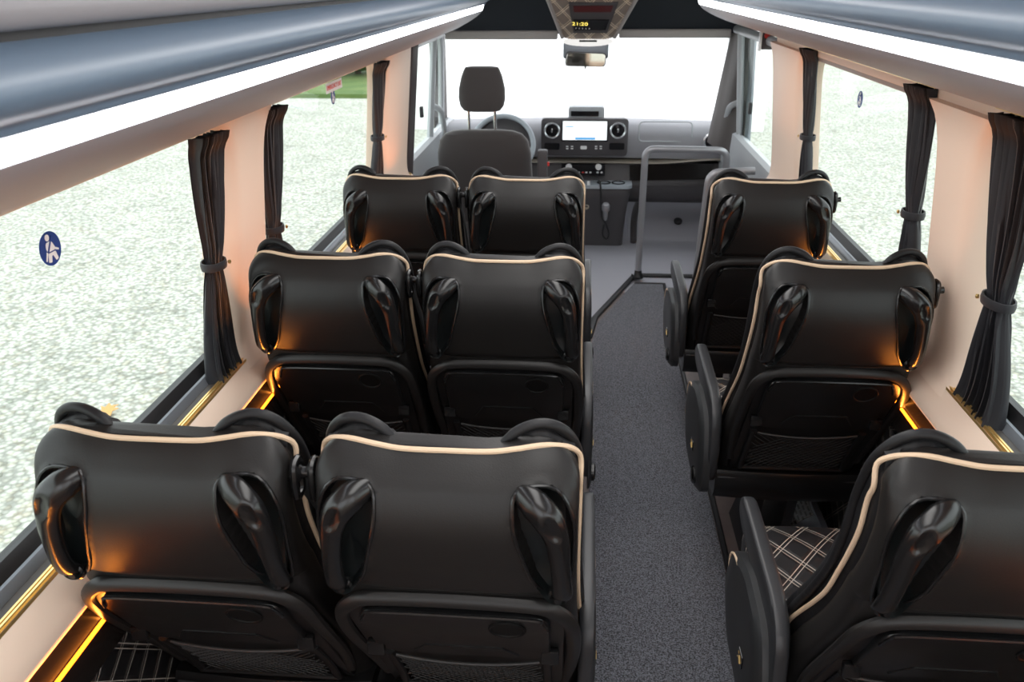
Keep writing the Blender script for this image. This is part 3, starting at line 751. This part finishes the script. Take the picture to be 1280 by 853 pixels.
onpanel(731.5, 173, 25, 2.6, .3, .0062, 'screen_menu_bar', 'screenblue'); onpanel(712, 158, 10, 1.0, .2, .0062, 'screen_text_line', 'screenblue')
for px in (690, 772.5):
    c = at(px, 163, 5.445); kk = .0049*1.0
    v = MB(); v.lathe([(.053, 0), (.053, .012), (.047, .016), (.041, .012), (.040, .002)], c, (0, -1, 0), 28); vo = sub(v, 'air_vent', 'silver', inf)
    v = MB(); v.lathe([(.041, .001), (.038, .004), (.012, .006), (.012, .012), (.001, .013)], c, (0, -1, 0), 24); sub(v, 'vent_hub', 'glassblack', inf)
    v = MB(); v.box((c.x, c.y-.013, c.z), (.010, .006, .026), .003); sub(v, 'vent_tab', 'silver', inf)
for px in (690, 771): onpanel(px, 183, 19, 8, 2, .002, 'storage_slot', 'glassblack')
for px in (709, 715, 745, 751):
    for py in (183.0, 185.8): onpanel(px, py, 3, 1.2, .3, .004, 'button', 'white')
onpanel(729.5, 184.5, 8, 4, 1.5, .005, 'volume_knob', 'white')
mb, c, k = panel(733, 140, 44, 17, 4, 5.62, .10); D(mb, 'top_tray', 'doorgrey'); mb, c, k = panel(731, 142, 35, 6, 1, 5.52, .01); D(mb, 'tray_slot', 'glassblack')
# windscreen side vent, right
c = at(889, 177, 5.46); v = MB(); v.lathe([(.055, 0), (.055, .012), (.047, .016), (.040, .012), (.039, .002)], c, (0, -1, 0), 28); rv = D(v, 'air_vent', 'silver')
v = MB(); v.lathe([(.041, .001), (.038, .004), (.012, .006), (.012, .012), (.001, .013)], c, (0, -1, 0), 24); sub(v, 'vent_hub', 'glassblack', rv)

ol = roundpoly([(-.17, -.055), (.17, -.055), (.17, .07), (-.17, .07)], .03, 5); c = at(832, 167, 5.50); D(MB().tube([(c.x+u, c.y+.018+.12*max(0, v), c.z+v) for u, v in ol], .004, 6, closed=True), 'cover_seam', 'doorgrey')
# climate panel
mb, c, k = panel(729, 211.5, 54, 13, 1, 5.53, .03); cp_ = D(mb, 'climate_panel', 'glassblack')
for px in (711, 748): 
    c = at(px, 208.5, 5.495); v = MB(); v.lathe([(.021, 0), (.020, .014), (.001, .016)], c, (0, -1, 0), 18); sub(v, 'climate_knob', 'white', cp_)
for px in (719, 723.5, 728.5, 733, 738, 747, 752): onpanel(px, 215.5, 2.6, 1.5, .3, .004, 'hazard_switch' if px == 728.5 else 'switch', 'stred' if px == 728.5 else 'white', cp_, 5.496)
# centre console
co = MB(); sec = []
bl = at(729, 302, 5.5); 
for z, w0, w1, y in ((.44, .03, .325, 5.42), (.40, .028, .327, 5.40), (.34, .03, .318, 5.42), (.22, .03, .305, 5.46), (.10, .03, .298, 5.49), (.005, .03, .295, 5.50)):
    ol = roundpoly([(w0-.15, y), (w1, y), (w1, y+.25), (w0-.15, y+.25)], [.03, .05, .01, .01], 5); sec.append([(u, v, z) for u, v in ol])
D(co.loft(sec), 'centre_console', 'dashdark', ang=50)
ct = MB(); ol = roundpoly([(-.13, 5.385), (.335, 5.385), (.335, 5.56), (-.13, 5.56)], [.03, .06, .01, .01], 5)
ct.loft([[(u, v, z) for u, v in ol] for z in (.425, .445)]); cto = D(ct, 'console_top', 'console')
for x in (.15, .245):
    v = MB(); v.lathe([(.045, 0), (.045, .008), (.040, .010), (.038, .002), (.001, .001)], (x, 5.47, .442), (0, 0, 1), 24); sub(v, 'cup_holder', 'glassblack', cto)
for x in (-.02, .05): 
    v = MB(); v.box((x, 5.41, .455), (.02, .02, .03), .004); sub(v, 'rocker_switch', 'white', cto)
v = MB(); c = at(733, 258.5, 5.44); v.lathe([(.018, 0), (.018, .008), (.012, .010), (.010, .003), (.001, .002)], c, (0, -1, .0), 20); D(v, 'power_socket', 'dashtrim')
# toe board of the passenger footwell
t = MB(); q0 = [(.36, 5.60, .002), (.90, 5.60, .002), (.90, 5.78, .02), (.90, 6.15, .26), (.36, 6.15, .26), (.36, 5.78, .02)]
t.loft([[(x, 5.60, 0.0), (x, 5.76, .012), (x, 6.05, .21), (x, 6.1, .30), (x, 6.2, .30), (x, 6.2, 0)] for x in (.34, .36, .90)])
o = t.build('footwell_panel', 'cabmat'); tag(o, 'grey sloping footwell panel under the passenger side of the dashboard', 'panel')
t = MB(); c = Vector((.70, 5.86, .085)); t.lathe([(.03, 0), (.03, .006), (.012, .008), (.001, .002)], c, (0, -.57, .82), 20); t.build('round_plug', 'seal', o)
t = MB(); t.tube(smoothpath([(.37, 5.55, .02), (.38, 5.75, .14), (.42, 5.90, .22), (.50, 5.98, .265), (.62, 6.0, .27), (.88, 6.0, .27)], 5), (.022, .018), 8); t.build('arch_moulding', 'dashdark', o)
# instrument binnacle
b = MB(); c = at(630, 172, 5.36); b.lathe([(.17, 0), (.17, .02), (.16, .035), (.15, .02), (.14, .0), (.001, -.005)], c, (0, -1, .25), 36, 1, .85); D(b, 'instrument_cluster', 'dashdark')
# steering wheel
c = at(628, 182, 5.2); sw = empty('steering_wheel', c); A = Vector((0, -1, .62)).normalized(); Ux = Vector((1, 0, 0)); Vz = A.cross(Ux)
if Vz.z < 0: Vz = -Vz
w = MB(); w.tube([Ux*(.193*cos(q*pi/24))+Vz*(.193*sin(q*pi/24)) for q in range(48)], .016, 12, closed=True); w.build('rim', 'console', sw)
w = MB(); w.lathe([(.07, -.02), (.072, .01), (.05, .025), (.001, .03)], (0, 0, -.01), A, 24, 1.1, .8); w.build('hub', 'dashdark', sw)
for a in (0.05, pi-.05, -pi/2):
    w = MB(); w.tube([(Ux*cos(a)+Vz*sin(a))*.05, (Ux*cos(a)+Vz*sin(a))*.185], (.022, .008), 8, up=tuple(A)); w.build('spoke', 'dashdark', sw)
tag(sw, 'grey steering wheel in front of the driver seat', 'steering wheel')
# driver seat
YS = 4.6; cx = -.545; ds = empty('driver_seat', (cx, YS, 0))
def sup(y0, secs_, e=.55, n=36):
    mb = MB(); out = []
    for z, w, t, y in secs_: out.append([(w*math.copysign(abs(cos(2*pi*k/n))**e, cos(2*pi*k/n)), y+t*math.copysign(abs(sin(2*pi*k/n))**e, sin(2*pi*k/n)), z) for k in range(n)])
    return mb.loft(out)
sup(0, [(.35, .24, .05, .20), (.45, .262, .065, .16), (.65, .268, .07, .10), (.80, .262, .068, .05), (.87, .245, .060, .03), (.905, .215, .05, .02), (.922, .17, .035, .018), (.928, .11, .02, .018)]).build('backrest', 'cloth', ds)
sup(0, [(1.030, .075, .03, -.01), (1.036, .098, .045, -.01), (1.06, .118, .055, -.01), (1.10, .126, .058, -.01), (1.15, .124, .058, -.008), (1.21, .110, .052, -.004), (1.245, .096, .045, 0), (1.258, .088, .036, 0), (1.262, .06, .02, 0)], .6).build('headrest', 'cloth', ds)
for s in (-1, 1): MB().tube([(s*.072-.005, .015, .90), (s*.072-.005, 0, 1.06)], .008, 10).build('headrest_post', 'chrome', ds)
MB().box((0, .35, .30), (.50, .50, .14), .05, seg=4).build('cushion', 'cloth', ds); MB().box((0, .35, .12), (.42, .44, .24), .02).build('pedestal', 'dashdark', ds)
c = at(678, 206, 4.55); bs = MB(); bs.box((c.x-cx, -.04, c.z-.02), (.055, .06, .20), .012, seg=3); bs.build('side_lever_housing', 'dashdark', ds)
bk = MB(); bk.box((c.x-cx+.03, -.05, c.z+.005), (.016, .02, .022), .003); bk.build('red_buckle_button', 'stred', ds)
tag(ds, 'dark grey fabric driver seat with separate headrest on two chrome posts', 'driver seat')
# microphone on gooseneck
mc = empty('microphone', at(757, 262, 5.36)); o0 = mc.location.copy()
P = [at(740, 222, 5.40), at(748, 225, 5.37), at(751, 235, 5.35), at(751, 255, 5.35), at(752, 272, 5.35), at(757, 280, 5.35), at(761, 292, 5.36), at(758, 299, 5.36), at(753, 293, 5.36), at(755, 281, 5.36)]
MB().tube([p-o0 for p in smoothpath(P, 5)], .006, 8).build('cable', 'seal', mc)
h = MB(); h.lathe([(.012, -.075), (.016, -.05), (.018, -.01), (.026, .0), (.028, .03), (.02, .045), (.001, .05)], (0, -.01, 0), (0, -.3, 1), 18); h.build('mic_body', 'steel', mc)
tag(mc, 'hand microphone with dangling cable on the centre console', 'microphone')

# handrails
def rail(pts, r, label, foot=None):
    o0 = Vector(pts[0]); o = empty('handrail', o0); P = [Vector(p)-o0 for p in pts]; out = [P[0]]
    for i in range(1, len(P)-1):
        a = (P[i-1]-P[i]).normalized()*.055; b = (P[i+1]-P[i]).normalized()*.055
        for k in range(7):
            t = k/6; out.append((P[i]+a)*(1-t)**2+P[i]*2*t*(1-t)+(P[i]+b)*t*t)
    out.append(P[-1]); MB().tube(out, r, 14).build('tube', 'steel', o)
    f = MB(); f.lathe([(.032, .0), (.032, .012), (.024, .02), (.0205, .05)], (0, 0, 0), (0, 0, 1), 16); 
    for s in (-1, 1): f.lathe([(.008, 0), (.008, .01)], (s*.03, -.01, .02), (s, 0, 0), 8)
    f.build('floor_flange', 'seal', o); tag(o, label, 'handrail', 'grey tube handrails'); return o
Yp = 4.823
tl = at(807, 186, Yp); tr = at(909, 188, Yp); rail([(.360, Yp, .013), (tl.x, Yp, tl.z), (tr.x, Yp, tr.z), (tr.x+.02, Yp, .005)], .0195, 'tall grey tube handrail standing on the floor at the end of the aisle')
a = at(887, 216, 4.2); b = at(975, 214, 4.2); rail([(a.x-.03, 4.2, .0), (a.x+.0, 4.2, a.z), (.86, 4.2, b.z)], .0195, 'short grey tube handrail running to the right wall in front of the single seat')

# B pillars, cab doors, A pillars, windshield
bp_ = MB(); bp_.loft([[(-gx(z)+.02+.00, 4.125, z), (-gx(z)+.055, 4.13, z), (-gx(z)+.072, 4.18, z), (-gx(z)+.06, 4.25, z), (-gx(z)+.03, 4.28, z), (-gx(z)-.01, 4.28, z), (-gx(z)-.01, 4.125, z)] for z in [.0, .4, .8, 1.1, 1.395]])
struct(bp_, 'trim_16', 'pillardark', ang=60)
for sg, no, dz in ((-1, 1, 0), (1, 2, .03)):
    y0 = 4.28 if sg < 0 else 3.97; p = MB()
    # lower door with belt line
    p.loft([[(sg*x, y, z+dz) for x, z in ((.955, 0), (.955, .80), (.915, .815), (.895, .80), (.89, .70), (.905, .40), (.90, 0))] for y in (y0, 6.0)])
    # rear door frame and upper rail, front slanted frame
    for path in ([(y0+.03, .80), (y0+.03, 1.40)], [(y0+.03, 1.385), (5.28, 1.385)], [(5.22, 1.40), (5.30, 1.30), (5.62, .80)], [(5.02, 1.385), (5.06, .81)]):
        p.tube([(sg*(gx(z)-.006+(.02 if y > 5.5 else 0)), y, z+dz) for y, z in path], (.020, .024), 8)
    # grab handle
    dr = struct(p, 'door_%d' % no, 'doorgrey', ang=50)
    h = MB(); h.tube(smoothpath([(sg*.905, 5.12, .98+dz), (sg*.865, 5.14, .95+dz), (sg*.860, 5.20, .86+dz), (sg*.865, 5.24, .76+dz), (sg*.90, 5.26, .72+dz)], 5), (.014, .018), 8); h.build('pull_handle', 'doorgrey', dr)
    l = MB(); l.box((sg*.885, 4.62, 1.02+dz), (.02, .03, .06), .006); l.build('door_latch', 'seal', dr)
    g = MB(); g.loft([[(sg*(gx(z)+.004+d), y, z+dz) for z, d in ((.79, 0), (1.39, 0), (1.39, .005), (.79, .005))] for y in (y0+.02, 5.62)]); struct(g, 'window_%d' % (4+no), 'glass', smooth=False)
# A pillars
for sg, dz in ((-1, 0), (1, .015)):
    a = MB(); top = Vector((sg*.862, 5.26, 1.42+dz)); bot = Vector((sg*.965, 5.86, .74+dz))
    if sg < 0: top.x = -.862
    secs = []
    for i in range(9):
        t = i/8; q = top.lerp(bot, t); w_ = .045+.02*sin(pi*t)*0+.012*t
        secs.append([q+Vector((sg*(-.020), .02, 0)), q+Vector((-sg*.012, -.025, 0)), q+Vector((sg*.01, -.055-.03*t, 0)), q+Vector((sg*.045, -.07-.08*t, 0)), q+Vector((sg*.075, -.03, 0)), q+Vector((sg*.06, .05, 0)), q+Vector((0, .05, 0))])
    a.loft(secs); o = struct(a, 'trim_%d' % (17 if sg < 0 else 18), 'pillar', ang=60)
# right entrance surround: wide dark grey folded trim beside the right A pillar
t = MB(); secs = []
for i in range(13):
    q = i/12; a0 = at(917, 28, 5.2).lerp(at(884, 178, 5.3), q); b0 = at(946, 30, 5.02).lerp(at(925, 205, 5.05), q); row = []
    for j in range(9):
        u = j/8; p = a0.lerp(b0, u); row.append(p+Vector((0, .018*sin(u*9+q*2.0), 0)))
    back = [p+Vector((.02, .05, 0)) for p in reversed(row)]; secs.append(row+back)
t.loft(secs); struct(t, 'trim_19', 'pillar', ang=70)
t = MB(); t.tube([at(943, 35, 5.0), at(938, 120, 5.0), at(932, 205, 5.0)], (.018, .03), 8); struct(t, 'trim_20', 'frame')
# windshield
g = MB(); tz, bz = 1.405, .76
g.loft([[(-.87, 5.27, tz), (.89, 5.27, tz), (.89, 5.276, tz), (-.87, 5.276, tz)], [(-.975, 5.86, bz), (.985, 5.86, bz), (.985, 5.866, bz), (-.975, 5.866, bz)]]); struct(g, 'window_7', 'wsglass', smooth=False)
t = MB(); t.box((0, 5.92, .66), (2.0, .10, .20)); t.box((0, 6.45, .25), (2.0, .08, .9)); struct(t, 'wall_front', 'dashdark')
# header above windshield
t = MB(); t.loft([[(x, 5.24, 1.385), (x, 5.20, 1.392), (x, 5.17, 1.44), (x, 5.12, 1.60), (x, 4.95, 1.86), (x, 5.3, 1.86), (x, 5.30, 1.405)] for x in (-.93, .93)]); struct(t, 'wall_header', 'navy').name = 'ceiling.001'
for p0, p1, lab in (((556, 40), (697, 48), 'pale grey sun visor folded up over the driver side of the windscreen'), ((774, 38), (914, 46), 'pale grey sun visor folded up over the passenger side of the windscreen')):
    a, b = at(*p0, 5.14), at(*p1, 5.14); v = empty('sun_visor', ((a.x+b.x)/2, 5.15, (a.z+b.z)/2)); L = (b.x-a.x)
    MB().box((0, 0, 0), (L, .03, a.z-b.z+.014), .012, seg=3).build('visor_board', 'visor', v)
    MB().tube([(-L/2-.01, .015, .012), (-L/2+.06, .0, .018)], .006, 8).build('pivot_rod', 'seal', v); tag(v, lab, 'sun visor', 'sun visors')

# overhead console
oc = empty('overhead_console', (0.02, 4.8, 1.6))
TL, TR, BL, BR = at(676, -24, 4.62), at(808, -24, 4.62), at(703, 46, 5.02), at(768, 46, 5.02)
def face(u, v, off=0.0):
    u_ = u; p = TL.lerp(TR, u_).lerp(BL.lerp(BR, u_), v); n = (TR-TL).cross(BL-TL).normalized()
    if n.y > 0: n = -n
    bulge = .02*sin(pi*u)**.5*(1 if 0 < u < 1 else 0); return p+n*(bulge+off)-Vector((.02, 4.8, 1.6))
c = MB(); secs = []
for j in range(13):
    v = j/12; row = [face(i/16, v) for i in range(17)]
    tt = [Vector((p.x*1.06, p.y+.02, 1.86-1.6)) for p in (row[-1], row[0])]; secs.append(row+tt)
c.loft(secs); oco = c.build('quilted_cover', 'quiltcons', oc, ang=50)
for s, u in ((0, 0.0), (1, 1.0)):
    MB().tube([face(u, j/10, .002) for j in range(11)], (.012, .012), 8).build('side_moulding', 'headertrim', oc)
def fbox(u0, u1, v0, v1, off, th, name, m, par):
    mb = MB(); q = [face(u0, v0), face(u1, v0), face(u1, v1), face(u0, v1)]; n = (q[1]-q[0]).cross(q[3]-q[0]).normalized()
    if n.y > 0: n = -n
    cen = sum(q, Vector())/4; 
    mb.loft([[p+n*(off-th) for p in q], [p+n*off for p in q]]); return mb.build(name, m, par, smooth=False), cen+n*off, n, (q[1]-q[0]).normalized()
rd, cc, n, ux = fbox(.24, .80, .30, .84, .012, .03, 'radio_housing', 'dashdark', oc)
fbox(.29, .75, .34, .44, .014, .004, 'upper_display', 'redled', rd); fbox(.27, .76, .58, .77, .016, .004, 'lower_display', 'glassblack', rd)
_, cc, n, ux = fbox(.27, .45, .60, .68, .0162, .0005, 'display_field', 'glassblack', rd)
uy = n.cross(ux)
if uy.z < 0: uy = -uy
rm = Matrix((ux, uy, ux.cross(uy))).transposed(); text_mesh('clock_digits', '21:20', .040, 'yellow', rd, cc+n*.003, rm)
for i in range(5): fbox(.29+.05*i, .305+.05*i, .72, .735, .018, .002, 'radio_button', 'white', rd)
tag(oc, 'beige stitched quilted overhead console with radio displays hanging from the cab ceiling', 'console')
dl = empty('dome_lamp', at(735, 52, 5.04)); 
MB().ell((0, 0, 0), (.145, .05, .026), 24, 12).build('lamp_lens', 'domelens', dl); MB().box((0, -.045, .006), (.10, .012, .010), .003).build('lamp_slot', 'seal', dl)
tag(dl, 'white dome lamp at the lower end of the quilted console', 'lamp')
mi = empty('rear_view_mirror', at(732, 74, 5.02)); k = 5.02/FPX*1.05
MB().box((0, .05, .045), (.26, .06, .09), .015, seg=3).build('mirror_mount', 'frame', mi)
m_ = MB(); ol = roundpoly([(-.115, -.036), (.110, -.040), (.115, .030), (-.108, .040)], .02, 5); m_.loft([[(u, 0, v) for u, v in ol], [(u*.97, -.012, v*.95) for u, v in ol]]); m_.build('mirror_glass', 'mirror', mi)
m_ = MB(); m_.loft([[(u*1.04, .004, v*1.08) for u, v in ol], [(u*.9, .03, v*.8) for u, v in ol]]); m_.build('mirror_casing', 'dashdark', mi)
MB().tube([(0, .03, .02), (0, .04, .06)], .010, 8).build('mirror_stem', 'seal', mi); MB().tube([(0, 0, -.04), (0, 0, -.052)], .005, 8).build('dimming_tab', 'seal', mi)
tag(mi, 'small interior rear view mirror hanging below the overhead console', 'mirror')
mo = empty('door_camera', at(959, 50, 4.25)); MB().box((0, 0, 0), (.055, .045, .085), .008, seg=3).build('camera_housing', 'pillardark', mo); MB().lathe([(.012, 0), (.012, .006), (.001, .008)], (-.008, -.022, .02), (0, -1, -.1), 16).build('lens', 'stred', mo)
MB().box((-.032, .0, 0), (.008, .05, .10), .003).build('mounting_plate', 'white', mo)
tag(mo, 'small dark box with red lens mounted high beside the entrance door glass', 'camera')

# ------------------------------------------------------------------ outside
g = MB(); g.add([(-60, -30, -.7), (60, -30, -.7), (60, 8.5, -.7), (-60, 8.5, -.7)], [(0, 1, 2, 3)])
g.add([(-60, 8.5, -.7), (-2.4, 8.5, -.7), (-2.4, 60, -.7), (-60, 60, -.7)], [(0, 1, 2, 3)]); g.add([(2.4, 8.5, -.7), (60, 8.5, -.7), (60, 60, -.7), (2.4, 60, -.7)], [(0, 1, 2, 3)])
struct(g, 'ground', 'gravel', smooth=False).name = 'floor.002'
g = MB(); g.box((0, 10.4, -.72), (4.8, 8.0, .08)); struct(g, 'glare_forecourt', 'concrete', smooth=False).name = 'floor.003'  # added pale ground, keeps the view through the windscreen white
bd = MB(); bd.box((0, 14.5, 1.6), (6.0, .3, 5.0)); bo = bd.build('glare_wall', 'render', smooth=False); tag(bo, 'white wall added in front of the vehicle to whiten the windscreen view', 'wall'); MB().box((0, 14.5, 4.15), (6.3, .5, .12), .02).build('coping', 'concrete', bo)  # added wall and coping, standing in for glare behind the windscreen
lw = MB(); lw.box((-20, 28.2, -.66), (32, 20, .10)); tag(lw.build('lawn', 'grass', smooth=False), 'bright green lawn beyond the gravel on the left', 'lawn', kind='stuff')
def bush(x, y, z, r, h, label, n=900, sd=1):
    random.seed(sd); o = empty('hedge_bush', (x, y, z)); mb = MB()
    for i in range(n):
        a = random.uniform(0, 2*pi); b = random.uniform(-.2, 1.0); q = random.uniform(.82, 1.03)
        p = Vector((r*q*cos(a)*math.sqrt(max(0, 1-b*b)), r*q*sin(a)*math.sqrt(max(0, 1-b*b)), h*.45+h*.5*b*q))
        s = .13; d1 = Vector((random.gauss(0, 1), random.gauss(0, 1), random.gauss(0, 1))).normalized()*s; d2 = d1.orthogonal().normalized()*s*.6
        mb.add([p-d1, p-d2, p+d1, p+d2], [(0, 1, 2, 3)])
    mb.build('foliage', 'hedge', o, smooth=False); MB().tube([(0, 0, 0), (0, 0, h*.7)], .09, 8).build('trunk', 'trunk', o)
    MB().ell((0, 0, h*.45), (r*.82, r*.82, h*.42), 16, 10).build('inner_foliage', 'hedge', o)
    tag(o, label, 'bush')
bush(-5.9, 22.3, -.608, 1.4, 1.9, 'dark green bush on the lawn seen through the second left window beside the curtain', sd=2)
lf = MB(); P0 = Vector((-2.66, 4.0, -.66)); 
ol = [(0, -.5), (.16, -.3), (.42, -.34), (.30, -.1), (.55, .05), (.28, .14), (.30, .42), (.08, .3), (0, .6), (-.10, .3), (-.34, .38), (-.26, .12), (-.5, 0), (-.26, -.1), (-.36, -.36), (-.12, -.28)]
lf.loft([[(u*.15, v*.11, .012*sin(u*5)+.01*v+h) for u, v in ol] for h in (0, .003)]); lo = lf.build('fallen_leaf', 'leaf'); lo.location = (-2.80, 4.16, -.675); lo.rotation_euler = (.1, -.1, .9)
tag(lo, 'fallen orange brown leaf on the gravel outside the nearest left window', 'leaf')

# ------------------------------------------------------------------ light
w = bpy.data.worlds.new('sky'); S.world = w; w.use_nodes = True
w.node_tree.nodes['Background'].inputs[0].default_value = (.93, .96, 1.0, 1); w.node_tree.nodes['Background'].inputs[1].default_value = 2.9
S.view_settings.view_transform = 'Standard'; S.view_settings.look = 'None'; S.view_settings.exposure = 0; S.view_settings.gamma = 1
S.view_settings.use_curve_mapping = False
